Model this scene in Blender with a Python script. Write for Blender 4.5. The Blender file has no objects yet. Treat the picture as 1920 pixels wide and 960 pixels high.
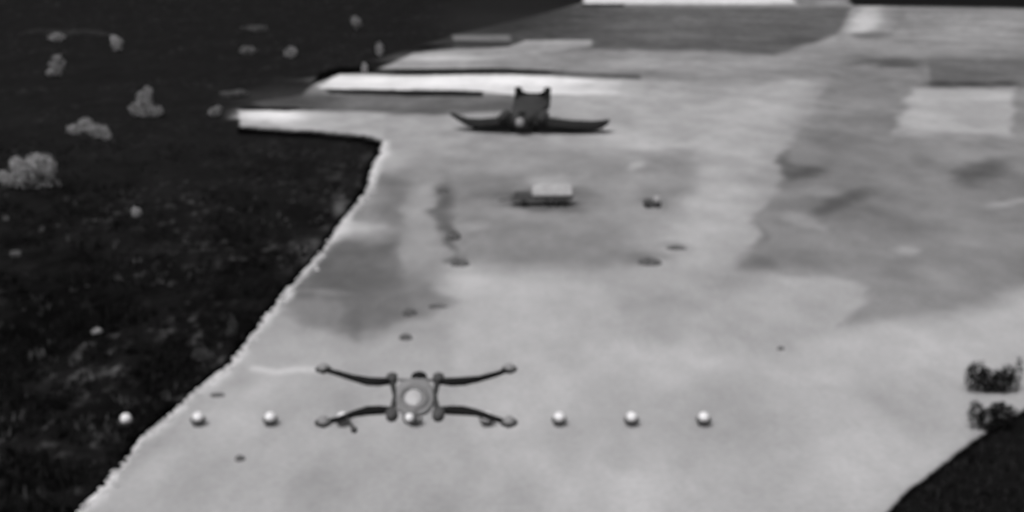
import bpy, bmesh, math, random
import numpy as np
from mathutils import Vector, Matrix
S = bpy.context.scene
C = S.collection
random.seed(7); RNG = np.random.default_rng(11)

# ------------------------------------------------------------------ camera
CAM_H, PITCH, F = 31.4, math.radians(15.0), 2059.0        # F: focal length in photo pixels (1920 wide)
cd = bpy.data.cameras.new('camera'); cam = bpy.data.objects.new('camera', cd); C.objects.link(cam)
cam.location = (0, 0, CAM_H); cam.rotation_euler = (math.pi/2 - PITCH, 0, 0)
cd.sensor_width = 36.0; cd.lens = 36.0*F/1920; cd.clip_start = 0.1; cd.clip_end = 20000
cd.dof.use_dof = True                                      # a soft, badly focused long lens
cd.dof.focus_distance = 1.0
cd.dof.aperture_fstop = (cd.lens/1000)/0.0052
S.camera = cam
# ------------------------------------------------------------------ sky, sun, exposure (overcast, no hard shadows)
W = bpy.data.worlds.new('World'); S.world = W; W.use_nodes = True
nt = W.node_tree; nt.nodes.clear()
SUN_EL, SUN_AZ = math.radians(58), math.radians(215)
sky = nt.nodes.new('ShaderNodeTexSky'); sky.sky_type = 'NISHITA'; sky.sun_disc = False
sky.sun_elevation = SUN_EL; sky.sun_rotation = SUN_AZ; sky.dust_density = 4.0
hs = nt.nodes.new('ShaderNodeHueSaturation'); hs.inputs['Saturation'].default_value = 0.0
bg = nt.nodes.new('ShaderNodeBackground'); bg.inputs['Strength'].default_value = 0.10
wo = nt.nodes.new('ShaderNodeOutputWorld')
nt.links.new(sky.outputs[0], hs.inputs['Color']); nt.links.new(hs.outputs[0], bg.inputs[0]); nt.links.new(bg.outputs[0], wo.inputs[0])
sl = bpy.data.lights.new('sun', 'SUN'); sl.energy = 1.2; sl.angle = math.radians(25); sl.color = (1, 0.985, 0.985)
so = bpy.data.objects.new('sun', sl); C.objects.link(so)
sd = Vector((math.sin(SUN_AZ)*math.cos(SUN_EL), math.cos(SUN_AZ)*math.cos(SUN_EL), math.sin(SUN_EL)))
so.rotation_euler = sd.to_track_quat('Z', 'Y').to_euler()
S.view_settings.view_transform = 'Standard'; S.view_settings.look = 'None'
S.view_settings.exposure = 0.15; S.view_settings.gamma = 1.0
S.view_settings.use_curve_mapping = False

# ------------------------------------------------------------------ helpers
def lin(v):
    v = np.asarray(v, float)/255.0
    return np.where(v <= 0.04045, v/12.92, ((v+0.055)/1.055)**2.4)
sp, cp = math.sin(PITCH), math.cos(PITCH)
def ray(px, py):
    u = (px-960)/F; v = (480-py)/F
    return u, cp + v*sp, -sp + v*cp
def at(px, py, z=0.0):
    x, y, d = ray(px, py); t = (z-CAM_H)/d
    return Vector((x*t, y*t, z))
def at_depth(px, py, dep):
    x, y, d = ray(px, py)
    return Vector((x*dep, y*dep, CAM_H+d*dep))
def ppm(p):                                                # photo pixels per metre at a point
    return F/(p.y*cp - (p.z-CAM_H)*sp)

def mat(name, g, rough=0.85, var=0.15, scale=1.5, metallic=0.0, spec=0.25, bump=0.0, attr=False, tint=(1.0, 0.985, 1.0)):
    m = bpy.data.materials.new(name); m.use_nodes = True; n = m.node_tree; b = n.nodes['Principled BSDF']
    b.inputs['Roughness'].default_value = rough; b.inputs['Metallic'].default_value = metallic
    b.inputs['Specular IOR Level'].default_value = spec
    tc = n.nodes.new('ShaderNodeTexCoord')
    nz = n.nodes.new('ShaderNodeTexNoise'); nz.inputs['Scale'].default_value = scale; nz.inputs['Detail'].default_value = 5; nz.inputs['Roughness'].default_value = 0.6
    n.links.new(tc.outputs['Object'], nz.inputs['Vector'])
    mr = n.nodes.new('ShaderNodeMapRange'); mr.inputs['From Min'].default_value = 0.3; mr.inputs['From Max'].default_value = 0.7
    mr.inputs['To Min'].default_value = 1-var; mr.inputs['To Max'].default_value = 1+var
    n.links.new(nz.outputs[0], mr.inputs['Value'])
    mu = n.nodes.new('ShaderNodeMath'); mu.operation = 'MULTIPLY'
    n.links.new(mr.outputs[0], mu.inputs[0])
    if attr:
        at_ = n.nodes.new('ShaderNodeAttribute'); at_.attribute_name = 'tone'; n.links.new(at_.outputs['Fac'], mu.inputs[1])
    else:
        mu.inputs[1].default_value = g
    cb = n.nodes.new('ShaderNodeVectorMath'); cb.operation = 'SCALE'; cb.inputs[0].default_value = tint
    n.links.new(mu.outputs[0], cb.inputs['Scale']); n.links.new(cb.outputs[0], b.inputs['Base Color'])
    if bump:
        bp = n.nodes.new('ShaderNodeBump'); bp.inputs['Strength'].default_value = bump; bp.inputs['Distance'].default_value = 0.05
        n2 = n.nodes.new('ShaderNodeTexNoise'); n2.inputs['Scale'].default_value = 6*scale; n2.inputs['Detail'].default_value = 4
        n.links.new(tc.outputs['Object'], n2.inputs['Vector']); n.links.new(n2.outputs[0], bp.inputs['Height']); n.links.new(bp.outputs[0], b.inputs['Normal'])
    return m

class MB:
    def __init__(s): s.v = []; s.f = []
    def add(s, vs, fs):
        o = len(s.v); s.v += [tuple(v) for v in vs]; s.f += [tuple(i+o for i in f) for f in fs]
    def box(s, c, h, rz=0.0, taper=1.0):
        cr, sr = math.cos(rz), math.sin(rz); vs = []
        for dz in (-1, 1):
            k = taper if dz > 0 else 1
            for dx, dy in ((-1,-1),(1,-1),(1,1),(-1,1)):
                x, y = dx*h[0]*k, dy*h[1]*k
                vs.append((c[0]+x*cr-y*sr, c[1]+x*sr+y*cr, c[2]+dz*h[2]))
        s.add(vs, [(3,2,1,0),(4,5,6,7),(0,1,5,4),(1,2,6,5),(2,3,7,6),(3,0,4,7)])
    def rings(s, rs, cap=True):
        n = len(rs[0]); vs = [p for r in rs for p in r]; fs = []
        for i in range(len(rs)-1):
            for j in range(n):
                a, b = i*n+j, i*n+(j+1) % n
                fs.append((a, b, b+n, a+n))
        if cap: fs += [tuple(reversed(range(n))), tuple(range((len(rs)-1)*n, len(rs)*n))]
        s.add(vs, fs)
    def tube(s, pts, rad, n=10):
        pts = [Vector(p) for p in pts]; rs = []
        for i, p in enumerate(pts):
            d = (pts[min(i+1, len(pts)-1)] - pts[max(i-1, 0)]).normalized()
            a = d.orthogonal() if abs(d.z) > 0.95 else d.cross(Vector((0, 0, 1)))
            a.normalize(); b = a.cross(d).normalized()
            r = rad[i] if isinstance(rad, (list, tuple)) else rad
            ra, rb = r if isinstance(r, (list, tuple)) else (r, r)
            rs.append([p + a*ra*math.cos(t*2*math.pi/n) + b*rb*math.sin(t*2*math.pi/n) for t in range(n)])
        s.rings(rs)
    def ball(s, c, r, nu=16, nv=10):
        if not isinstance(r, (tuple, list)): r = (r, r, r)
        rs = []
        for i in range(1, nv):
            t = math.pi*i/nv
            rs.append([(c[0]+r[0]*math.sin(t)*math.cos(2*math.pi*j/nu), c[1]+r[1]*math.sin(t)*math.sin(2*math.pi*j/nu), c[2]-r[2]*math.cos(t)) for j in range(nu)])
        s.rings(rs)
    def torus(s, c, R, r, n=20, m=8, axis=None):
        vs = []; fs = []
        for i in range(n):
            a = 2*math.pi*i/n
            for j in range(m):
                b = 2*math.pi*j/m
                vs.append((c[0]+(R+r*math.cos(b))*math.cos(a), c[1]+(R+r*math.cos(b))*math.sin(a), c[2]+r*math.sin(b)))
                i2, j2 = (i+1) % n, (j+1) % m
                fs.append((i*m+j, i2*m+j, i2*m+j2, i*m+j2))
        s.add(vs, fs)
    def build(s, name, m, parent=None, smooth=True, bevel=0.0):
        me = bpy.data.meshes.new(name); me.from_pydata(s.v, [], s.f); me.update()
        bm = bmesh.new(); bm.from_mesh(me); bmesh.ops.recalc_face_normals(bm, faces=bm.faces); bm.to_mesh(me); bm.free()
        if smooth: me.polygons.foreach_set('use_smooth', [True]*len(me.polygons))
        me.materials.append(m)
        o = bpy.data.objects.new(name, me); C.objects.link(o)
        if parent: o.parent = parent
        if bevel:
            b = o.modifiers.new('bevel', 'BEVEL'); b.width = bevel; b.segments = 2
        return o
def tag(o, label=None, cat=None, group=None, kind=None):
    if label: o['label'] = label
    if cat: o['category'] = cat
    if group: o['group'] = group
    if kind: o['kind'] = kind
    return o
def empty(name, loc, rz=0.0):
    o = bpy.data.objects.new(name, None); C.objects.link(o); o.location = loc; o.rotation_euler = (0, 0, rz); o.empty_display_size = 0.2
    return o
def copy_tree(o, parent=None):
    c = o.copy(); C.objects.link(c)
    if parent: c.parent = parent
    for ch in list(o.children): copy_tree(ch, c)
    return c

# value noise for numpy
_T = RNG.random((256, 256))
def vnoise(x, y):
    xi = np.floor(x).astype(int); yi = np.floor(y).astype(int); fx = x-xi; fy = y-yi
    fx = fx*fx*(3-2*fx); fy = fy*fy*(3-2*fy)
    a = _T[yi % 256, xi % 256]; b = _T[yi % 256, (xi+1) % 256]; c = _T[(yi+1) % 256, xi % 256]; d = _T[(yi+1) % 256, (xi+1) % 256]
    return (a*(1-fx)+b*fx)*(1-fy) + (c*(1-fx)+d*fx)*fy
def fbm(x, y, o=4):
    s = 0; a = 1; t = 0
    for i in range(o):
        s = s + a*vnoise(x*2**i+17.3*i, y*2**i+9.1*i); t += a; a *= 0.55
    return s/t
def sdist(px, py, poly, ay=1.0):                           # signed distance to a polygon (inside > 0)
    P = np.array(poly, float); x = px; y = py*ay
    X = P[:, 0]; Y = P[:, 1]*ay
    d = np.full(x.shape, 1e18); inside = np.zeros(x.shape, bool)
    for i in range(len(P)):
        x0, y0, x1, y1 = X[i], Y[i], X[(i+1) % len(P)], Y[(i+1) % len(P)]
        dx, dy = x1-x0, y1-y0; L = dx*dx+dy*dy+1e-9
        t = np.clip(((x-x0)*dx+(y-y0)*dy)/L, 0, 1)
        d = np.minimum(d, (x-x0-t*dx)**2+(y-y0-t*dy)**2)
        cr = ((y0 > y) != (y1 > y)) & (x < (x1-x0)*(y-y0)/(y1-y0+1e-12)+x0)
        inside ^= cr
    return np.where(inside, 1, -1)*np.sqrt(d)

# ------------------------------------------------------------------ ground: plan of the airfield (its outlines sighted from the camera station, then laid on the ground)
EDGE = [(60,1040),(145,960),(199,906),(266,821),(314,782),(362,738),(400,706),(427,686),(465,640),(495,597),(526,558),(560,520),(592,484),(628,432),(652,402),(676,374),(690,350),(694,322),(712,288),(721,264)]
TONGUE = [(680,254),(630,248),(560,243),(496,240),(450,236),(448,206)]
NORTH = [(560,207),(640,204),(560,186),(575,168),(600,150),(630,140),(690,136),(735,118),(770,100),(850,90),(850,66),(930,58),(1000,30),(1090,6),(1095,-4),(1250,-6),(1500,-6),(1590,6),(1640,12),(1920,18),(2500,30)]
APRON_ALL = EDGE + TONGUE + NORTH + [(2500,480),(2200,560),(2020,690),(1925,768),(1870,798),(1820,832),(1760,877),(1700,925),(1665,960),(1600,1060),(1560,1150),(0,1150)]
CORNER = [(1560,1150),(1600,1060),(1665,960),(1700,925),(1760,877),(1820,832),(1870,798),(1925,768),(2020,690),(2200,560),(2500,480),(2500,1150)]
YARD = [(1455,338),(1480,275),(1535,190),(1575,110),(1600,90),(2500,90),(2500,450),(1920,540),(1640,600),(1560,606),(1620,560),(1615,530),(1560,512),(1382,500),(1420,440),(1452,372)]
PAD = [(1672,250),(1714,170),(1902,168),(1902,250)]
STRIP_B = [(596,166),(632,140),(700,141),(760,144),(860,140),(960,140),(1165,152),(1160,176),(960,178),(900,170)]
STRIP_A = [(448,207),(560,207),(640,214),(720,214),(722,262),(680,253),(600,246),(500,241),(450,235)]
STRIP_C = [(740,122),(775,100),(850,93),(950,88),(985,76),(1110,74),(1110,86),(1040,96),(920,114)]
FIELD = [(850,66),(1000,30),(1090,8),(1400,12),(1600,12),(1580,60),(1520,82),(1450,104),(1300,94),(1110,92),(960,74)]
FAR_RUNWAY = [(1095,-6),(1500,-6),(1500,5),(1420,7),(1230,7),(1095,7)]
DARK_L = [(560,470),(600,455),(740,440),(760,470),(800,520),(830,560),(800,590),(700,620),(640,618),(560,600),(530,560)]
L = []
def P(poly, val, soft=6, ay=1.0, op=1.0): L.append(('p', poly, val, soft, ay, op))
def E(cx, cy, rx, ry, val, op=1.0, rot=0.0): L.append(('e', cx, cy, rx, ry, val, op, math.radians(rot)))
# paved / bare ground
P(APRON_ALL, 154, 3)
P([(720,262),(1165,250),(1180,180),(1580,160),(1450,345),(1440,400),(1380,500),(1200,520),(840,510),(700,470),(650,440)], 150, 20)
P([(1165,190),(1250,160),(1520,150),(1460,250),(1440,330),(1440,390),(1370,500),(1300,500),(1270,300),(1200,260)], 163, 45)
P([(720,270),(960,262),(1080,280),(1080,340),(860,350),(740,340)], 142, 18)
P([(880,415),(1200,400),(1260,430),(1210,500),(1000,512),(870,500)], 136, 14)
P([(1090,290),(1290,290),(1300,360),(1200,420),(1090,400)], 140, 22)
P([(835,512),(1080,516),(1130,540),(1250,640),(1400,660),(1560,612),(1680,598),(1920,544),(2500,460),(2500,700),(1900,790),(1660,960),(1560,1150),(900,1150),(880,900),(850,650)], 172, 34)
P([(1130,520),(1380,510),(1600,520),(1610,600),(1500,640),(1300,660),(1180,620)], 161, 24)
P([(460,640),(520,610),(700,640),(840,610),(850,690),(600,700),(470,690)], 154, 14)
P([(190,940),(380,760),(470,700),(850,700),(880,900),(500,1100),(100,1100)], 162, 20)
E(700,910,170,70,152,0.7); E(1050,880,260,80,178,0.6); E(1500,900,220,60,180,0.6); E(1700,760,160,60,164,0.5); E(1350,780,200,50,164,0.6); E(1010,560,90,40,177,0.6); E(1090,545,30,30,184,0.6); E(1500,800,200,40,164,0.5,-12)
E(1180,870,60,30,168,0.6); E(880,900,40,80,160,0.5); E(300,880,60,25,178,0.5,-40); E(420,790,90,30,176,0.5); E(500,730,120,24,172,0.5)
P(DARK_L, 112, 16); E(670,500,120,60,92,0.9); E(620,470,60,30,104,0.7); E(600,580,60,20,125,0.6); E(690,590,60,40,108,0.7); E(745,575,70,24,108,0.7); E(815,572,40,12,112,0.7); E(600,548,70,6,140,0.7); E(605,585,12,30,134,0.8); E(668,600,14,34,98,0.7); E(635,590,10,26,130,0.7); E(760,450,16,60,150,0.7); E(708,400,16,60,116,0.7); E(720,470,18,50,100,0.7); E(780,540,14,30,116,0.6); E(640,395,20,30,150,0.5); E(690,440,60,12,120,0.6)
P([(520,590),(560,560),(640,560),(640,600),(560,610)], 128, 10, 1, 0.7)
P([(690,340),(800,335),(770,440),(640,445),(660,395)], 140, 14); E(735,380,34,50,118,0.7); E(720,345,50,12,120,0.6)
E(790,420,34,85,164,0.8); E(790,500,50,50,142,0.7); E(740,300,50,24,168,0.7); E(655,425,60,10,178,0.7)
E(842,400,24,66,92,0.9,-8); E(852,445,13,40,84,0.7,-8); E(860,490,26,9,84,0.7); E(880,380,50,60,130,0.5); E(828,352,20,8,100,0.7); E(905,430,50,8,164,0.7); E(880,520,40,12,180,0.5)
E(1000,364,115,28,94,0.95); E(1035,392,85,18,100,0.9); E(960,352,60,10,118,0.7); E(1035,340,60,14,180,0.7); E(970,345,40,8,124,0.6); E(1020,412,90,10,156,0.6)  # dark ellipses: the trailer's shadow painted into the ground tone
E(1030,262,220,14,158,0.5); E(1130,246,45,10,190,0.7); E(1160,255,60,14,170,0.6); E(1200,265,70,14,178,0.5); E(1180,305,18,8,176,0.7)
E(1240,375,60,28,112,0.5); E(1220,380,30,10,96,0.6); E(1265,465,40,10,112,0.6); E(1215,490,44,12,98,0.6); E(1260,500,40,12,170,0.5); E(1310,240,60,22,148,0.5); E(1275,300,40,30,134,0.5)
E(1350,530,60,22,146,0.5)
# strip A, the ground between the strips, strip B, C
P([(560,178),(960,176),(980,206),(860,214),(720,210),(640,208),(500,204),(470,192)], 104, 5, 3)
E(540,186,120,26,62,0.7); E(640,206,220,6,88,0.6); E(840,190,130,12,110,0.6); E(760,210,120,5,92,0.7)
P(STRIP_A, 165, 3, 2); E(510,219,75,11,232,1.0); E(600,232,80,9,186,0.8); E(700,228,120,14,152,0.6); E(650,252,60,6,170,0.7); E(820,240,120,14,150,0.5)
P([(735,118),(1100,70),(1450,96),(1560,80),(1600,110),(1530,150),(1165,152),(960,136),(920,118)], 138, 6, 2)
E(1250,118,200,14,150,0.6); E(1450,112,90,14,152,0.6); E(1180,140,120,7,116,0.7); E(1350,152,130,10,132,0.6); E(1300,170,70,7,132,0.5)
P([(850,66),(960,64),(1000,84),(960,92),(850,92),(780,98),(730,118),(700,112)], 58, 5, 2)
P(FIELD, 92, 9.9, 1.6); E(960,40,160,46,42,0.95); E(1080,60,120,40,76,0.5); E(1100,30,80,16,74,0.6); E(1300,85,170,12,82,0.7); E(1350,45,90,20,100,0.5); E(1500,75,50,8,74,0.7); E(1550,88,60,8,150,0.6); E(960,10,120,20,36,0.9)
P(STRIP_C, 150, 4, 2.5); E(830,108,80,9,188,0.9); E(1050,80,60,5,158,0.7)
P([(848,66),(955,66),(960,77),(850,76)], 116, 4, 2)
P(STRIP_B, 214, 3.5, 2.2); E(830,153,240,9,236,1.0); E(1000,152,110,10,238,0.9); E(1130,164,70,14,184,0.85); E(1175,166,40,14,164,0.8)
P([(700,130),(935,128),(1060,133),(1050,140),(930,139),(760,141),(690,138)], 20, 2.5, 2.2); P([(1030,133),(1200,140),(1200,149),(1040,141)], 78, 4, 2.2)
P([(600,136),(636,125),(700,129),(700,137),(640,138),(604,153),(582,158)], 8, 2.5, 2)
P([(610,168),(780,168),(905,171),(905,181),(780,180),(620,176)], 10, 2.5, 2.5)
P([(450,201),(540,201),(600,204),(540,207),(448,207)], 10, 2, 2.5); P([(750,96),(800,84),(850,84),(800,92)], 16, 3, 2)
P(FAR_RUNWAY, 214, 3, 2); P([(1090,7),(1170,7),(1170,13),(1090,12)], 26, 3, 2); P([(1480,-6),(1600,-6),(1580,14),(1500,10)], 120, 4, 2); E(1560,4,30,6,150,0.8)
# far right ground
P([(1600,12),(2500,24),(2500,112),(1740,112),(1600,108),(1560,90)], 136, 8, 1.5); E(1622,40,44,26,196,1.0,-40); E(1800,60,110,26,150,0.6); E(1690,30,14,14,110,0.6); E(1690,55,22,24,112,0.7); E(1740,40,40,24,120,0.5); E(1690,66,18,12,156,0.7); E(1880,40,50,24,152,0.6); E(1630,66,40,8,98,0.8); E(1620,90,60,8,152,0.5); E(1820,80,90,16,142,0.5); E(1760,22,150,5,108,0.5)
P([(1590,-8),(2500,-8),(2500,18),(1920,14),(1760,9),(1600,11)], 27, 3, 2)
# right-hand yard
P(YARD, 128, 11); E(1690,220,140,120,126,0.6); E(1500,325,50,14,84,0.9,-6); E(1475,310,18,34,92,0.8,10); E(1550,240,60,60,117,0.6); E(1545,300,70,20,114,0.6)
E(1590,382,48,20,86,0.85,-18); E(1840,322,62,20,84,0.85,-15); E(1730,300,26,14,110,0.6); E(1520,410,40,14,158,0.8,20); E(1500,365,70,12,150,0.6); E(1690,466,28,12,164,0.8); E(1890,382,50,10,164,0.8,-10); E(1800,420,70,40,142,0.5); E(1860,450,90,40,144,0.6)
E(1420,485,50,20,102,0.8); E(1550,470,120,24,118,0.7); E(1650,420,80,50,118,0.5); E(1690,495,40,20,112,0.6); E(1660,540,40,40,118,0.6); E(1480,520,20,8,170,0.6); E(1432,440,14,24,108,0.6,20); E(1610,560,40,22,160,0.4); E(1600,568,26,8,172,0.5)
E(1780,560,200,40,128,0.5,-14); E(1540,130,40,40,134,0.7); E(1610,150,60,10,112,0.6)
P([(1740,108),(2500,110),(2500,166),(1745,166)], 102, 5, 1.5); E(1820,161,90,6,66,0.9); E(1760,160,30,7,62,0.8); E(1880,160,28,9,64,0.8)
E(1670,117,85,9,74,0.9); E(1625,122,25,6,150,0.6)
P(PAD, 168, 10); E(1730,220,40,40,182,0.7); E(1850,225,60,20,160,0.6)
P(CORNER, 24, 3)

MG = {}
ys = np.concatenate([[-66,-62,-57,-52,-46,-40,-34,-28,-22,-17,-12,-8,-5,-2], np.arange(0, 300, 2), np.arange(300, 1150, 4)]).astype(float)
xs = np.concatenate([np.arange(-560, -20, 12), np.arange(-20, 1940, 4), np.arange(1940, 2500, 12)]).astype(float)
PX, PY = np.meshgrid(xs, ys)
U = (PX-960)/F; V = (480-PY)/F; T = -CAM_H/(-sp+V*cp); GX = U*T; GY = (cp+V*sp)*T
# ragged edges: the outlines wander by a few decimetres
wx = (fbm(GX*0.35, GY*0.35, 3)-0.5)*np.clip(F/GY*0.9, 3, 20)+(fbm(GX*1.6, GY*1.6, 2)-0.5)*np.clip(F/GY*0.5, 1, 9); wy = (fbm(GX*0.35+50, GY*0.35+31, 3)-0.5)*np.clip(F/GY*0.35, 1, 8)
QX = PX+wx; QY = PY+wy
WX = QX + (fbm(GX*0.055+11, GY*0.05, 4)-0.5)*75*np.clip(PY/420, 0.25, 1) + (fbm(GX*0.3+5, GY*0.3+8, 3)-0.5)*26*np.clip(PY/420, 0.25, 1)
WY = QY + (fbm(GX*0.055+71, GY*0.05+40, 4)-0.5)*42*np.clip(PY/420, 0.12, 1) + (fbm(GX*0.3+35, GY*0.3+18, 3)-0.5)*14*np.clip(PY/420, 0.12, 1)
# grass
g = fbm(GX*0.25, GY*0.12, 4); g2 = fbm(GX*1.1+7, GY*0.6+3, 3); near = np.clip((PY-250)/300, 0, 1)
gb = fbm(GX*0.09+20, GY*0.05+60, 3)
tone = 30 + (g-0.5)*(10+26*near) + np.clip(g2-0.58, 0, 1)*(70+90*near)*np.clip((gb-0.42)*6, 0.0, 1.3) - 8*near
tone = tone + np.exp(-((PY-870)/60)**2)*np.clip(1-PX/300, 0, 1)*16
tone = np.clip(tone, 11, 90)
grass_tone = tone.copy()
d_all = sdist(QX, QY, APRON_ALL)
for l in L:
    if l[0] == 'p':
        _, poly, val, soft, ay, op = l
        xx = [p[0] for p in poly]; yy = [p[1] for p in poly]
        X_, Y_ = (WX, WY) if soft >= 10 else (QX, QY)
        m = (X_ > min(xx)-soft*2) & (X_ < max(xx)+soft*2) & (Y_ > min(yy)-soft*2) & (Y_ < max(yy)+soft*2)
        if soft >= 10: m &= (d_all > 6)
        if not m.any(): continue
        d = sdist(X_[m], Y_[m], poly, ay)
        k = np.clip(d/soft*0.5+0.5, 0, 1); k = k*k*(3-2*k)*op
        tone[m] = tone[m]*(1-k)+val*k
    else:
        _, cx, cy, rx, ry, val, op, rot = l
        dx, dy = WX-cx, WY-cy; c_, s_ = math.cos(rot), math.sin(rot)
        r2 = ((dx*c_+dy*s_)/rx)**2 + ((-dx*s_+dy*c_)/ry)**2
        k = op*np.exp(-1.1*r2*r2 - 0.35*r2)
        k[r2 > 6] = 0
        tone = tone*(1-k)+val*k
d_all = sdist(QX, QY, APRON_ALL)
d_edge = sdist(QX, QY, EDGE+TONGUE[:-1]+[(-900,236),(-900,1150)])    # the grass west of the apron, inside > 0
# weathering mottle over the paved ground
pav = np.clip(d_all/10, 0, 1)*(1-np.clip(sdist(QX, QY, CORNER)/6+1, 0, 1))
tone = tone + pav*((fbm(GX*0.05, GY*0.04, 4)-0.5)*36 + (fbm(GX*0.25+3, GY*0.13, 4)-0.5)*34 + (fbm(GX*0.9+3, GY*0.6, 2)-0.5)*8)
# bright sharpening halo, painted pale along the apron's west edge
path = EDGE + TONGUE[:0]
de = np.abs(sdist(QX, QY, EDGE+[(721,264),(-900,264),(-900,1040)]))
wv = 0.55+0.9*fbm(GX*0.3+90, GY*0.22, 3)
hot = np.zeros_like(de)
for hx, hy, hr, ha in ((700,325,22,1),(718,285,20,.9),(650,432,24,1),(545,556,16,.7),(405,704,34,1),(470,680,26,.7),(500,600,30,.4),(590,490,40,.3),(300,800,70,.45),(190,925,60,.5),(640,440,30,.6)):
    hot = np.maximum(hot, ha*np.exp(-((QX-hx)**2+(QY-hy)**2)/hr**2))
k = np.where((d_all > -1) & (QY > 262), np.exp(-(de/(6+15*hot))**2), 0)*np.clip(0.6*wv+hot, 0, 1)*(PX < 760)
tone = tone*(1-k)+216*k
# pale line running off the kerb towards the east
k = np.exp(-((QY-(690+6*np.sin((QX-470)/26)*np.exp(-((QX-520)/40)**2)+(QX-470)*0.015))/6)**2)*np.clip((QX-455)/15, 0, 1)*np.clip((612-QX)/14, 0, 1)*0.75
tone = tone*(1-k)+210*k
# black sharpening outline, painted dark and cut as an added trench
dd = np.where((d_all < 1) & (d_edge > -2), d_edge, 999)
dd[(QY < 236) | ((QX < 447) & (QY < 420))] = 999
outline_trench = np.exp(-((dd-7)/6.5)**2); outline_trench[dd > 40] = 0
tone = tone*(1-outline_trench)+4*outline_trench
dc = np.abs(sdist(QX, QY, CORNER)-6); k = np.exp(-(dc/5)**2); tone = tone*(1-k)+9*k
tone = np.clip(tone, 4, 245)
GZ = np.clip(-d_all/25, 0, 1)*(fbm(GX*0.2, GY*0.2, 4)-0.62)*0.9 - outline_trench*0.3
kc = np.clip(sdist(QX, QY, CORNER)/25, 0, 1)
GZ = GZ*(1-(d_all > -0.5))
GZ[(PY > 560) & (PX > 1500)] = (kc*(fbm(GX*0.3, GY*0.3, 4)-0.62)*0.8)[(PY > 560) & (PX > 1500)]
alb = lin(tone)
# which piece of the setting each cell belongs to
def inside(poly, x, y): return sdist(x, y, poly) > 0
cx_ = (QX[:-1, :-1]+QX[1:, 1:])/2; cy_ = (QY[:-1, :-1]+QY[1:, 1:])/2
reg = np.zeros(cx_.shape, int)
REG = ['grass_field', 'apron', 'asphalt_field', 'gravel_yard', 'service_road', 'taxiway', 'taxiway', 'far_runway', 'concrete_pad', 'grass_verge']
for i, poly in ((1, APRON_ALL), (2, FIELD), (3, YARD), (4, STRIP_C), (5, STRIP_A), (6, STRIP_B), (7, FAR_RUNWAY), (8, PAD), (9, CORNER)):
    reg[inside(poly, cx_, cy_)] = i
ground_mat = mat('paved_ground', 1, rough=0.95, var=0.09, scale=2.2, spec=0.08, bump=0.25, attr=True)
grass_mat = mat('dark_grass_soil', 1, rough=1.0, var=0.35, scale=1.1, spec=0.0, bump=0.5, attr=True)
H_, W_ = PX.shape
idx = np.arange(H_*W_).reshape(H_, W_)
quads = np.stack([idx[1:, :-1], idx[1:, 1:], idx[:-1, 1:], idx[:-1, :-1]], -1)
for i, nm in enumerate(REG):
    q = quads[reg == i]
    if len(q) == 0: continue
    u, inv = np.unique(q, return_inverse=True); inv = inv.reshape(q.shape)
    co = np.stack([GX.ravel()[u], GY.ravel()[u], GZ.ravel()[u]], -1).astype(np.float32)
    me = bpy.data.meshes.new(nm); me.vertices.add(len(u)); me.vertices.foreach_set('co', co.ravel())
    me.loops.add(q.size); me.loops.foreach_set('vertex_index', inv.ravel().astype(np.int32))
    me.polygons.add(len(q)); me.polygons.foreach_set('loop_start', np.arange(0, q.size, 4, dtype=np.int32)); me.polygons.foreach_set('loop_total', np.full(len(q), 4, np.int32))
    me.update(calc_edges=True); me.polygons.foreach_set('use_smooth', [True]*len(q))
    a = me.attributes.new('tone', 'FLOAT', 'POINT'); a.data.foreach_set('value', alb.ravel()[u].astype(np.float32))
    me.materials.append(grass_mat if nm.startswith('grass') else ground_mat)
    o = bpy.data.objects.new(nm, me); C.objects.link(o); o['kind'] = 'structure'
mb = MB(); mb.add([(-9000,-3000,-1.2),(9000,-3000,-1.2),(9000,15000,-1.2),(-9000,15000,-1.2)], [(0,1,2,3)])
tag(mb.build('ground', mat('dark_soil', 0.014, rough=1, var=0.3, scale=0.2, spec=0.0)), kind='structure')

# ------------------------------------------------------------------ grass and dry weeds (ground cover)
def tufts(name, pts, hgt, gmin, gmax, nb, seed):
    r = np.random.default_rng(seed); n = len(pts)
    p = np.repeat(np.array(pts), nb, 0); h = np.repeat(hgt, nb)*r.uniform(0.6, 1.3, n*nb)
    a = r.uniform(0, 2*np.pi, n*nb); w = h*0.16; lean = r.uniform(0.1, 0.7, n*nb)
    off = r.normal(0, 0.35, (n*nb, 2))*h[:, None]
    b = p.copy(); b[:, :2] += off
    ca, sa = np.cos(a), np.sin(a)
    v = np.zeros((n*nb, 3, 3)); v[:, 0] = b; v[:, 1] = b; v[:, 2] = b
    v[:, 0, 0] -= sa*w; v[:, 0, 1] += ca*w; v[:, 1, 0] += sa*w; v[:, 1, 1] -= ca*w
    v[:, 2, 0] += ca*lean*h; v[:, 2, 1] += sa*lean*h; v[:, 2, 2] += h
    me = bpy.data.meshes.new(name); N = n*nb*3
    me.vertices.add(N); me.vertices.foreach_set('co', v.astype(np.float32).ravel()); me.loops.add(N); me.loops.foreach_set('vertex_index', np.arange(N, dtype=np.int32))
    me.polygons.add(n*nb); me.polygons.foreach_set('loop_start', np.arange(0, N, 3, dtype=np.int32)); me.polygons.foreach_set('loop_total', np.full(n*nb, 3, np.int32)); me.update(calc_edges=True)
    t = np.repeat(np.repeat(r.uniform(gmin, gmax, n), nb), 3)
    at_ = me.attributes.new('tone', 'FLOAT', 'POINT'); at_.data.foreach_set('value', t.astype(np.float32))
    me.materials.append(mat(name+'_blades', 1, rough=1, var=0.15, scale=2, spec=0.0, attr=True))
    o = bpy.data.objects.new(name, me); C.objects.link(o); return o
r = np.random.default_rng(3)
cand = np.stack([r.uniform(-100, 720, 30000), 260+(r.random(30000)**0.8)*720], -1)
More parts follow.
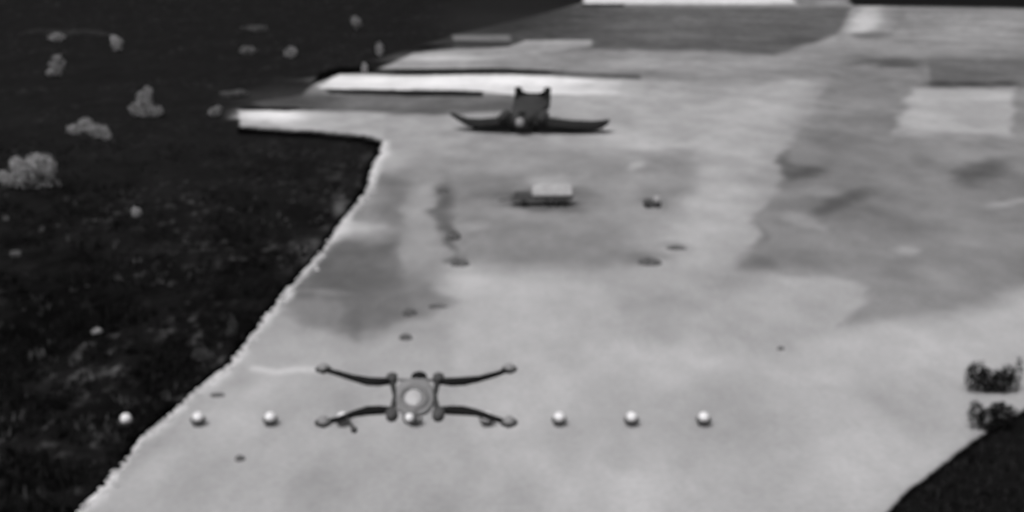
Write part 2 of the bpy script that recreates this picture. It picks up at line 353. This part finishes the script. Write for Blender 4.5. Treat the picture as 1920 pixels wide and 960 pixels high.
cl = fbm(cand[:, 0]/60, cand[:, 1]/26, 3)
keep = (sdist(cand[:, 0], cand[:, 1], APRON_ALL) < -14) & (sdist(cand[:, 0], cand[:, 1], EDGE+TONGUE+[(-900,206),(-900,1150)]) > 14) & (cl > r.uniform(0.35, 0.75, len(cl)))
pts = np.array([at(a, b, -0.15) for a, b in cand[keep]])
tag(tufts('grass', pts, r.uniform(0.25, 0.6, len(pts)), 0.005, 0.022, 5, 5), 'dark rough grass covering the field west of the apron', 'grass', kind='stuff')
cand = np.stack([r.uniform(-60, 700, 900), 360+r.random(900)*610], -1)
cl = fbm(cand[:, 0]/75+9, cand[:, 1]/32, 3)
keep = (sdist(cand[:, 0], cand[:, 1], EDGE+[(721,264),(-900,264),(-900,1150),(60,1150)]) > 20) & (cl > 0.56)
pts = np.array([at(a, b, -0.1) for a, b in cand[keep]])
tag(tufts('dry_weeds', pts, r.uniform(0.3, 0.7, len(pts)), 0.03, 0.10, 8, 9), 'faint pale dry weeds scattered through the dark grass', 'weeds', kind='stuff')
cand = np.stack([r.uniform(1640, 2100, 2500), 760+r.random(2500)*260], -1)
keep = sdist(cand[:, 0], cand[:, 1], CORNER) > 14
pts = np.array([at(a, b, -0.15) for a, b in cand[keep]])
tag(tufts('verge_grass', pts, r.uniform(0.2, 0.45, len(pts)), 0.008, 0.03, 5, 15), 'dark grass covering the verge in the lower right corner', 'grass', kind='stuff')

r = random.Random(21); mb = MB()  # added stones stand in for the bright sharpening halo
for k in range(700):
    i = r.randrange(1, len(EDGE)-1); t = r.random()
    c = at(EDGE[i][0]+(EDGE[i+1][0]-EDGE[i][0])*t+abs(r.gauss(0, 9))-2, EDGE[i][1]+(EDGE[i+1][1]-EDGE[i][1])*t, 0.03)
    q = r.uniform(0.06, 0.22)*(1.6 if r.random() < .08 else 1)
    mb.add([(c.x+q*r.uniform(.7,1.3),c.y,c.z),(c.x,c.y+q*r.uniform(.7,1.3),c.z),(c.x-q*r.uniform(.7,1.3),c.y,c.z),(c.x,c.y-q*r.uniform(.7,1.3),c.z),(c.x+q*.2,c.y,c.z+q*r.uniform(.5,.9)),(c.x,c.y,c.z-.1)], [(0,1,4),(1,2,4),(2,3,4),(3,0,4),(1,0,5),(2,1,5),(3,2,5),(0,3,5)])
tag(mb.build('loose_stones', mat('pale_stone', 0.55, rough=1, var=0.4, scale=0.7, spec=0.05), smooth=False), 'pale loose stones along the ragged west edge of the apron', 'stones', kind='stuff')
# ------------------------------------------------------------------ shrubs
leaf_mats = {}
def leaf_mat(g):
    k = round(g, 3)
    if k not in leaf_mats: leaf_mats[k] = mat('pale_dry_foliage', g, rough=1, var=0.3, scale=0.9, spec=0.0)
    return leaf_mats[k]
bark = mat('shrub_bark', 0.05, rough=1)
def shrub(base, lobes, g, label, name='shrub', group=None, cat='shrub', dens=1.0, seed=0):
    """base: (px, py) where it stands; lobes: (dx, up, rx, ry) in photo pixels round that point"""
    r = random.Random(seed*31+int(base[0])); b = at(*base, -0.1); s = 1/ppm(b)
    root = empty(name, b)
    mb = MB(); tr = MB()
    for dx, up, rx, ry in lobes:
        c = Vector((dx*s, 0, max(up, 1)*s)); R = Vector((rx*s, min(rx, ry*1.4)*s*0.8, ry*s))
        leaf = max(0.10*min(R.x, R.z)*1.7, 2.0*s)
        tr.tube([(c.x*0.15, 0, 0), (c.x*0.6, r.uniform(-.1,.1), c.z*0.5), (c.x, 0, c.z)], [0.10*R.x+0.02, 0.06*R.x+0.02, 0.03*R.x+0.01], 6)
        for q in range(3):
            a = r.uniform(0, 6.28)
            tr.tube([(c.x*0.6, 0, c.z*0.5), (c.x+math.cos(a)*R.x*.7, math.sin(a)*R.y*.7, c.z+R.z*r.uniform(-.1,.6))], [0.04*R.x+0.01, 0.012*R.x+0.005], 5)
        for q in range(int(240*dens)):
            d = Vector((r.gauss(0,1), r.gauss(0,1), r.gauss(0,1))).normalized()*(0.35+0.65*r.random()**0.5)*r.uniform(0.85,1.12)
            p = c+Vector((d.x*R.x, d.y*R.y, d.z*R.z))
            if p.z < 0.02: p.z = abs(p.z)*0.3+0.02
            n = Vector((r.gauss(0,1), r.gauss(0,1), r.gauss(0,1)+0.6)).normalized(); a = n.orthogonal().normalized()
            a = Matrix.Rotation(r.uniform(0, 6.28), 3, n) @ a; b2 = n.cross(a); k = leaf*r.uniform(0.6, 1.3)
            mb.add([p-a*k, p-b2*k*0.45, p+a*k, p+b2*k*0.45], [(0,1,2,3)])
    mb.build('crown', leaf_mat(g*1.5 if g > 0.1 else g), root, smooth=False); tr.build('trunk', bark, root)
    return tag(root, label, cat, group)
GR = 'pale shrubs standing in the dark grass'
shrub((60,353), [(-8,28,30,20),(-22,44,16,16),(18,46,24,22),(36,40,14,24),(-46,16,10,14),(0,10,58,12)], 0.26, 'largest pale shrub at the left edge, with a notched flat-topped crown', group=GR, dens=1.3)
shrub((8,348), [(0,16,11,14)], 0.27, 'small round shrub touching the left side of the largest notched shrub', group=GR)
shrub((168,264), [(-26,22,16,10),(-4,30,16,14),(14,20,20,14),(32,12,10,16)], 0.25, 'broad low shrub with ragged top sloping down to its right end', group=GR, dens=1.2)
shrub((272,220), [(-4,16,26,16),(2,34,16,18),(8,46,9,12),(20,12,14,12)], 0.23, 'cone-shaped pale shrub leaning up to a rounded point', group=GR, dens=1.2)
shrub((108,146), [(2,24,15,20),(-8,10,14,8)], 0.22, 'upright oval shrub directly below the earth bank', group=GR)
shrub((108,80), [(0,10,17,8)], 0.24, 'low flat shrub on the face of the earth bank', group=GR)
shrub((220,98), [(0,16,11,14),(-4,24,7,8)], 0.30, 'small bright shrub at the right end of the earth bank', group=GR)
shrub((403,220), [(0,10,12,9),(8,16,6,6)], 0.20, 'small dull shrub just left of the pale taxiway tip', group=GR)
shrub((546,110), [(0,12,13,11)], 0.24, 'small round bright shrub right of a dimmer low one', group=GR)
shrub((465,103), [(0,9,15,8)], 0.15, 'dim low shrub left of the small round bright one', group=GR)
shrub((668,56), [(0,14,10,12)], 0.18, 'farthest small shrub, alone near the top of the dark field', group=GR)
shrub((712,108), [(0,15,7,14)], 0.26, 'narrow upright shrub above the bend of the bright taxiway', group=GR)
shrub((684,139), [(0,10,5,11)], 0.30, 'tiny thin shrub standing on the far edge of the bright taxiway', group=GR)
shrub((478,60), [(0,7,24,6)], 0.11, 'very dim flat shrub near the top, wider than tall', group=GR)
shrub((440,182), [(-8,6,20,6),(12,8,14,6)], 0.12, 'dim spreading shrub above and left of the pale taxiway tip', group=GR)
shrub((256,407), [(0,10,10,9)], 0.30, 'small bright tuft-like shrub alone in the middle of the dark grass', group=GR)
shrub((182,628), [(0,7,10,7)], 0.30, 'tiny bright shrub in the mottled near grass, alone', group=GR)
shrub((30,484), [(0,8,11,7)], 0.14, 'dim little shrub near the left edge at mid height', group=GR)
shrub((380,676), [(-4,12,16,14),(12,8,12,10)], 0.08, 'dark faint shrub beside the apron edge near the pale line', group=GR)
shrub((437,632), [(0,24,9,22),(-4,8,10,8)], 0.07, 'dark tall shrub beside the ditch, close to the apron edge', group=GR)
dk = 'dark weed clumps at the apron edge'  # leafy clumps added in place of the display's dark glyphs
shrub((1860,738), [(-34,36,22,30),(-10,26,22,24),(16,24,22,24),(44,36,9,40),(24,38,14,20)], 0.014, 'upper of two dark weed clumps on the pale apron near the right edge', name='weed_clump', group=dk, cat='weeds', dens=1.9)
shrub((1858,808), [(-32,36,16,28),(-8,22,22,24),(20,34,24,24),(6,46,16,12)], 0.014, 'lower dark weed clump touching the dark grass verge', name='weed_clump', group=dk, cat='weeds', dens=1.9)

# low earth bank in the far field
mb = MB(); a = at(38, 62); b = at(214, 66); n = 26; rs = []
rr = random.Random(4)
for i in range(n):
    t = i/(n-1); c = a.lerp(b, t); h = 2.3*min(1, 6*t, 6*(1-t))*rr.uniform(0.8, 1.1)+0.05
    rs.append([(c.x, c.y-4.5, -0.3), (c.x, c.y-2.2, h*0.55), (c.x, c.y, h), (c.x, c.y+2.5, h*0.6), (c.x, c.y+5, -0.3)])
mb.rings(rs)
tag(mb.build('earth_bank', mat('bank_soil', 0.022, rough=1, var=0.5, scale=0.25, spec=0)), 'long low earth bank in the far dark field, upper left', 'earth bank')

# ------------------------------------------------------------------ aircraft
dark_skin = mat('dark_aircraft_skin', 0.012, rough=0.6, var=0.3, scale=0.5, spec=0.15)
mid_skin = mat('worn_fuselage_skin', 0.034, rough=0.6, var=0.35, scale=0.6, spec=0.15)
black_skin = mat('black_rubber_trim', 0.006, rough=0.8, var=0.2, spec=0.1)
nose_glare = mat('pale_nose_glazing', 0.28, rough=0.4, var=0.08, spec=0.3)
def ellr(y, x0, zc, hw, hh, n=16, p=2.4):
    out = []
    for j in range(n):
        t = 2*math.pi*j/n; c, s_ = math.cos(t), math.sin(t)
        out.append((x0+hw*math.copysign(abs(c)**(2/p), c), y, zc+hh*math.copysign(abs(s_)**(2/p), s_)))
    return out
wc = at(993, 225, 2.2)
ac = empty('seaplane', (wc.x-1.15, wc.y, 0), math.radians(-7))
mb = MB()
mb.rings([ellr(-6.6,0,2.6,.25,.25), ellr(-6.2,0,2.5,.8,.8), ellr(-5,0,2.3,1.3,1.2), ellr(-3,0,2.2,1.9,1.4), ellr(0,0,2.1,2.7,1.4), ellr(4,0.1,2.5,3.3,1.4), ellr(9,0.1,3.0,3.1,1.3), ellr(14,0,4.2,2.9,1.1), ellr(17.5,0,4.8,2.6,.6)])
body = mb.build('fuselage', mid_skin, ac)
k = MB(); k.rings([[(-.05,-5.5,1.2),(.05,-5.5,1.2),(0,-5.5,.95)], [(-1.1,0,1.0),(1.1,0,1.0),(0,0,.35)], [(-.8,5,1.4),(.8,5,1.4),(0,5,.8)]]); k.build('hull_keel', dark_skin, body, smooth=False)
k = MB(); k.ball((0,-6.35,2.65), (.82,.62,.80)); k.build('nose_cap', nose_glare, body)  # glare on the nose, put in as a pale cap
k = MB(); k.box((0,-2.6,3.65), (.8,1.0,.38), 0, .7); k.build('cockpit_glass', black_skin, body, smooth=False, bevel=.12)
def wing_panel(st, m, nm):
    mb = MB(); rs = []
    for x, le, te, z, th in st:
        c = te-le
        rs.append([(x,le,z),(x,le+c*.12,z+th*.55),(x,le+c*.4,z+th*.7),(x,te,z+.04),(x,te,z-.04),(x,le+c*.4,z-th*.4),(x,le+c*.12,z-th*.4)])
    mb.rings(rs); return mb.build(nm, m, ac)
wing_panel([(-1.0,-3.4,5.0,1.75,1.6),(-4.2,-3.4,5.0,1.55,1.7),(-8.4,-3.0,4.6,1.25,1.5),(-10.6,-2.4,3.6,1.55,1.2),(-12.4,-1.7,2.6,2.3,.8),(-14.0,-.8,2.0,3.1,.5)], dark_skin, 'wing')
wing_panel([(1.0,-3.4,5.0,1.75,1.6),(4.4,-3.4,5.0,1.55,1.7),(9.4,-3.2,4.8,1.2,1.6),(13.2,-2.8,4.2,1.2,1.5),(15.2,-2.1,3.4,1.6,1.2),(16.3,-1.2,2.4,2.2,.6)], dark_skin, 'wing')
for s_ in (-1, 1):
    w = MB(); x = s_*3.7
    w.rings([ellr(-4.6,x,2.7,.4,.4,12), ellr(-4.0,x,2.7,.8,.8,12), ellr(-1,x,2.7,1.05,1.0,12), ellr(3.6,x,2.7,.95,.95,12), ellr(7.4,x,2.7,.3,.3,12)])
    na = w.build('engine_nacelle', mid_skin, ac)
    p = MB()
    p.ball((x,-4.9,2.7), (.24,.4,.24), 10, 6)
    for q in range(4):
        a = math.radians(45+90*q)
        p.tube([(x,-4.8,2.7), (x+math.cos(a)*1.0,-4.84,2.7+math.sin(a)*1.0), (x+math.cos(a)*1.7,-4.8,2.7+math.sin(a)*1.7)], [(.10,.05),(.16,.04),(.07,.03)], 6)
    p.build('propeller', black_skin, na)
    f = MB(); f.rings([ellr(-2.4,s_*9.2,.6,.08,.08,10), ellr(-1.2,s_*9.2,.55,.36,.36,10), ellr(.6,s_*9.2,.6,.34,.34,10), ellr(2.0,s_*9.2,.7,.06,.1,10)])
    f.tube([(s_*9.2,-.6,.9),(s_*9.2,-.4,1.6)], .12, 8); f.build('wing_float', dark_skin, ac)
    fin = MB(); fx = s_*3.0
    def fr(z, le, te, t=.2): return [(fx-t,(le+te)/2,z),(fx,le,z),(fx+t,(le+te)/2,z),(fx,te,z)]
    fin.rings([fr(2.6,10.0,17.2,.7), fr(3.6,12.0,18.2,.8), fr(5.2,14.2,18.6,.72), fr(5.95,15.2,18.6,.66)])
    fo = fin.build('tail_fin', dark_skin, ac)
    cp_ = MB(); cp_.rings([fr(5.95,15.0,18.7,.75), fr(6.5,15.5,18.6,.7)]); cp_.build('fin_tip', black_skin, fo)
    g_ = MB(); g_.tube([(s_*1.7,1.0,1.7),(s_*2.2,1.0,.55)], .14, 8); g_.build('gear_strut', dark_skin, ac)
    g_ = MB(); g_.rings([[(s_*2.2+dx,1.0+.55*math.cos(t*math.pi/7),.55+.55*math.sin(t*math.pi/7)) for t in range(14)] for dx in (-.2,.2)]); g_.build('wheel', black_skin, ac)
tp = MB(); rs = []
for x, z in ((-3.0,5.9),(-1.5,5.35),(0,5.15),(1.5,5.35),(3.0,5.9)):
    rs.append([(x,14.6,z),(x,15.4,z+.3),(x,18.4,z),(x,15.4,z-.5)])
tp.rings(rs); tp.build('tailplane', black_skin, ac)
for s_ in (-1, 1):
    bm_ = MB(); bm_.rings([ellr(3.5,s_*2.5,2.9,.4,.4,10), ellr(9,s_*2.7,3.3,.62,.62,10), ellr(15,s_*2.9,3.9,.6,.7,10), ellr(17.6,s_*3,4.1,.2,.3,10)]); bm_.build('tail_boom', mid_skin, ac)
tag(ac, 'dark twin-tailed aircraft with upturned wing tips, parked nose-on on the pale apron', 'aircraft')

# ------------------------------------------------------------------ covered trailer
tarp = mat('pale_tarpaulin', 0.38, rough=0.9, var=0.12, scale=1.2); dull = mat('dull_dark_steel', 0.07, rough=0.8, var=0.3); rub = mat('black_rubber', 0.02, rough=0.9)
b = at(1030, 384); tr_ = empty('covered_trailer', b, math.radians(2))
mb = MB(); mb.box((-1.2,0,1.0), (4.0,1.4,.12)); mb.box((0.6,0,1.25), (2.5,1.35,.13)); mb.build('flatbed', dull, tr_, smooth=False, bevel=.03)
mb = MB(); mb.rings([[(x,-1.5,1.5),(x,-1.5,1.75),(x,-.9,2.6+h),(x,0,2.9+h),(x,.9,2.7+h),(x,1.5,1.7),(x,1.5,1.5)] for x, h in ((-2.3,-.25),(-1.2,.05),(0.2,-.1),(1.6,.05),(2.9,-.2))]); mb.build('tarpaulin', tarp, tr_, smooth=False, bevel=.06)
for x in (-3.4, -.2, 1.0, 2.0):
    for s_ in (-1, 1):
        mb = MB(); mb.rings([[(x+.48*math.cos(t*math.pi/7), s_*1.25+dy, .48+.48*math.sin(t*math.pi/7)) for t in range(14)] for dy in (-.16,.16)]); mb.build('wheel', rub, tr_)
mb = MB(); mb.tube([(-5.2,0,.9),(-6.8,.1,.6)], .09, 8); mb.build('drawbar', dull, tr_)
mb = MB(); mb.box((-3.6,.1,1.45), (1.1,.8,.3), 0, .85); mb.build('side_locker', dull, tr_, smooth=False, bevel=.04)
tag(tr_, 'long dark trailer with a pale tarpaulin-covered load, standing mid-apron', 'trailer')

# ground cart with a pale drum
b = at(1226, 388); ct = empty('equipment_cart', b, math.radians(10))
mb = MB(); mb.box((-.3,0,.5), (1.1,.6,.18)); mb.box((-.8,0,.85), (.5,.5,.2), 0, .8); mb.build('cart_bed', dull, ct, smooth=False, bevel=.04)
mb = MB(); mb.rings([[(.35+r_*math.cos(t*math.pi/8), -.1+r_*math.sin(t*math.pi/8), z) for t in range(16)] for z, r_ in ((.68,.42),(.95,.45),(1.35,.45),(1.42,.3))]); mb.build('drum', tarp, ct)
for x in (-1.0, .45):
    for s_ in (-1, 1):
        mb = MB(); mb.rings([[(x+.26*math.cos(t*math.pi/6), s_*.62+dy, .26+.26*math.sin(t*math.pi/6)) for t in range(12)] for dy in (-.07,.07)]); mb.build('wheel', rub, ct)
tag(ct, 'small dark cart carrying a pale round drum on the apron', 'cart')

# dark heaps left on the apron
heap_m = mat('dark_spoil', 0.10, rough=1, var=0.5, scale=2.0)
def heap(px, py, w, d, h, label, seed):
    rr = random.Random(seed); b = at(px, py); mb = MB(); n = 14; rs = []
    for k in range(6):
        t = k/5; rad = math.cos(t*math.pi/2)**0.8+0.03
        rs.append([(w/2*rad*math.cos(2*math.pi*j/n)*rr.uniform(.85,1.15), d/2*rad*math.sin(2*math.pi*j/n)*rr.uniform(.85,1.15), h*math.sin(t*math.pi/2)*rr.uniform(.85,1.1)-(0.05 if k == 0 else 0)) for j in range(n)])
    mb.rings(rs); o = mb.build('spoil_heap', heap_m, smooth=False); o.location = b
    return tag(o, label, 'heap', 'dark heaps left on the apron')
heap(851,446,1.7,2.4,.7,'dark heap at the middle of the dark streak, upper of a pair',1)
heap(862,496,2.0,1.6,.5,'dark heap at the lower end of the dark streak, at a pale slab corner',2)
heap(830,360,1.6,1.5,.5,'faint dark heap at the top end of the dark streak',3)
heap(1218,494,2.5,1.8,.6,'wide dark heap below the cart with the drum',4)
heap(1268,466,2.2,1.2,.3,'low flat dark heap between the cart and the wide heap',5)
heap(760,635,1.1,.9,.4,'dark heap nearest the hovering drone',6)
heap(768,588,1.3,1.6,.4,'dark heap standing above the one nearest the drone',7)
heap(820,576,1.8,.7,.25,'low dark heap at the end of the dark patch, beside the pale slab',8)
heap(450,862,.6,.6,.3,'small dark heap at the lower left of the apron',9)
heap(1464,655,.6,.4,.25,'tiny dark heap alone on the right side of the apron',10)
heap(408,742,1.1,.6,.2,'small dark heap beside the apron kerb near the second ball',11)

# ------------------------------------------------------------------ display horizon dots, built as an added row of white balls
ballm = mat('white_ball_paint', 0.85, rough=0.35, var=0.04, scale=3, spec=0.4); ring_m = mat('dark_ball_ring', 0.07, rough=0.9, var=0.2)
where = ['leftmost white marker ball, the only one standing in the dark grass', 'white marker ball on the kerb between grass and apron', 'white marker ball third from the left, short of the drone', 'white marker ball half hidden behind the left arm of the drone',
         'white marker ball showing under the body of the drone', 'white marker ball half hidden behind the right arm of the drone', 'first white marker ball to the right of the drone', 'second white marker ball to the right of the drone', 'rightmost white marker ball in the row']
pb = empty('marker_ball', (0, 0, 0))
mb = MB(); mb.ball((0,0,.60), .37, 24, 14); mb.build('ball', ballm, pb)
mb = MB(); mb.rings([[(r_*math.cos(2*math.pi*j/24), r_*math.sin(2*math.pi*j/24), z) for j in range(24)] for z, r_ in ((-.02,.34),(.2,.42),(.40,.50))]); mb.torus((0,0,.42), .46, .085, 24, 8); mb.build('cup', ring_m, pb)
for i in range(9):
    o = pb if i == 0 else copy_tree(pb)
    p = at(237+135.25*i, 797); p.z = 0.0 if i else -0.1
    o.location = p
    tag(o, where[i], 'marker ball', 'row of white marker balls across the apron')

# ------------------------------------------------------------------ display centre icon, built as an added hovering drone
DR = 7.0; dc_ = at_depth(778, 742, DR); s = DR/F
tilt = math.atan2(sp - (480-742)/F*cp, cp + (480-742)/F*sp)      # angle below the horizon under which it is seen
dr = empty('quadcopter', dc_)
shell = mat('dark_drone_shell', 0.008, rough=0.7, var=0.15, scale=20, spec=0.12); grey = mat('grey_drone_plastic', 0.20, rough=0.6, var=0.15, scale=20); palep = mat('pale_drone_dome', 0.50, rough=0.45, var=0.1, scale=15)
# local frame: x right, y away; a level drone seen from above front: vertical pixels = y*sin(tilt)
def dl(px, py, z=0.0): return at(px, py, dc_.z+z) - dc_
yb, yf = dl(778,712).y, dl(778,778).y; ym = (yb+yf)/2; yh = (yb-yf)/2
def oval(rx, ry, z, p=.8, n=28, y0=None):
    y0 = ym if y0 is None else y0
    return [(rx*math.copysign(abs(math.cos(a))**p, math.cos(a)), y0+ry*math.copysign(abs(math.sin(a))**p, math.sin(a)), z) for a in [2*math.pi*j/n for j in range(n)]]
mb = MB(); mb.rings([oval(.09,yh*.8,-.035), oval(.118,yh*.98,-.015), oval(.120,yh,.01), oval(.105,yh*.9,.022)])
VA = math.atan2(-dc_.x, dc_.y)
o = mb.build('body', mat('mid_grey_drone_body', 0.26, rough=0.55, var=0.15, scale=20), dr); o.rotation_euler.z = VA
y1 = dl(778,744,.03).y
mb = MB(); mb.torus((0,0,.024), .082, .015, 28, 8); d_ = mb.build('dome_ring', mat('dome_ring_plastic', 0.19, rough=.6), dr); d_.scale = (1,2.1,1); d_.location = (0,y1,0); d_.rotation_euler.z = VA
mb = MB(); mb.ball((0,0,.02), (.060,.125,.035), 20, 10); o = mb.build('dome', palep, dr); o.location = (0,y1,0); o.rotation_euler.z = VA
p = dl(778,707); mb = MB(); mb.ball((0,p.y,.0), (.055,.06,.035), 14, 8); mb.build('antenna_mount', shell, dr)
mb = MB(); mb.tube([(-.13,p.y-.05,.0),(.13,p.y-.05,.0)], .011, 8); mb.build('cross_bar', grey, dr)
mb = MB(); p = dl(778,786); mb.ball((0,p.y+.03,.0), (.048,.05,.048), 18, 10); gb = mb.build('gimbal_camera', grey, dr)
mb = MB(); mb.ball((0,p.y-.01,.012), (.028,.03,.03), 14, 8); mb.build('lens', ballm, gb)
for s_ in (-1, 1):
    mb = MB(); a_, b_ = dl(778+s_*43,712), dl(778+s_*43,776); c_ = a_.lerp(b_, .5); c_.x -= s_*.02
    mb.tube([a_, c_, b_], [.022,.015,.022], 8); mb.build('side_rail', mat('rail_plastic', 0.04, rough=.6), dr)
arms = [((735,710),[(738,714),(712,716),(690,715),(660,708),(630,699),(612,694)],(606,691)), ((822,710),[(819,714),(846,716),(868,715),(900,710),(932,701),(948,695)],(955,691)),
        ((735,777),[(738,769),(712,769),(690,770),(664,776),(636,786),(616,790)],(607,791)), ((822,777),[(819,769),(846,769),(868,770),(894,774),(924,784),(944,790)],(954,791))]
hinge_m = mat('hinge_plastic', 0.07, rough=.6); mr_m = mat('motor_ring_plastic', 0.045, rough=.6); mtop = mat('motor_grey', 0.26, rough=.5, var=.1, scale=20)
for knob, path_, tip in arms:
    q = [dl(*p_) for p_ in path_]
    mb = MB(); mb.tube(q, [(.03,.018),(.04,.026),(.044,.026),(.030,.019),(.026,.016),(.022,.014)], 12); arm = mb.build('arm', shell, dr)
    k = dl(*knob); mb = MB(); mb.rings([[(k.x+r_*math.cos(t*math.pi/8), k.y+r_*1.6*math.sin(t*math.pi/8), z) for t in range(16)] for z, r_ in ((-.03,.03),(-.015,.038),(.02,.038),(.03,.026))]); mb.build('arm_hinge', hinge_m, dr)
    c = dl(*tip); mb = MB(); mb.ball(c, (.038,.038,.038), 18, 10); mo = mb.build('motor', mtop, dr)
    mb = MB(); mb.torus((c.x,c.y,-.004), .043, .012, 24, 8); mb.build('motor_ring', mr_m, mo)
a_ = dl(648,780); b_ = dl(664,806, -.02)
mb = MB(); mb.tube([a_, a_.lerp(b_, .6), b_], [.013,.010,.014], 8); mb.ball(b_, .021, 10, 6); mb.build('landing_leg', mat('leg_plastic', 0.06, rough=.7), dr)
tag(dr, 'dark four-armed quadcopter with a pale central dome hovering low in front', 'drone')
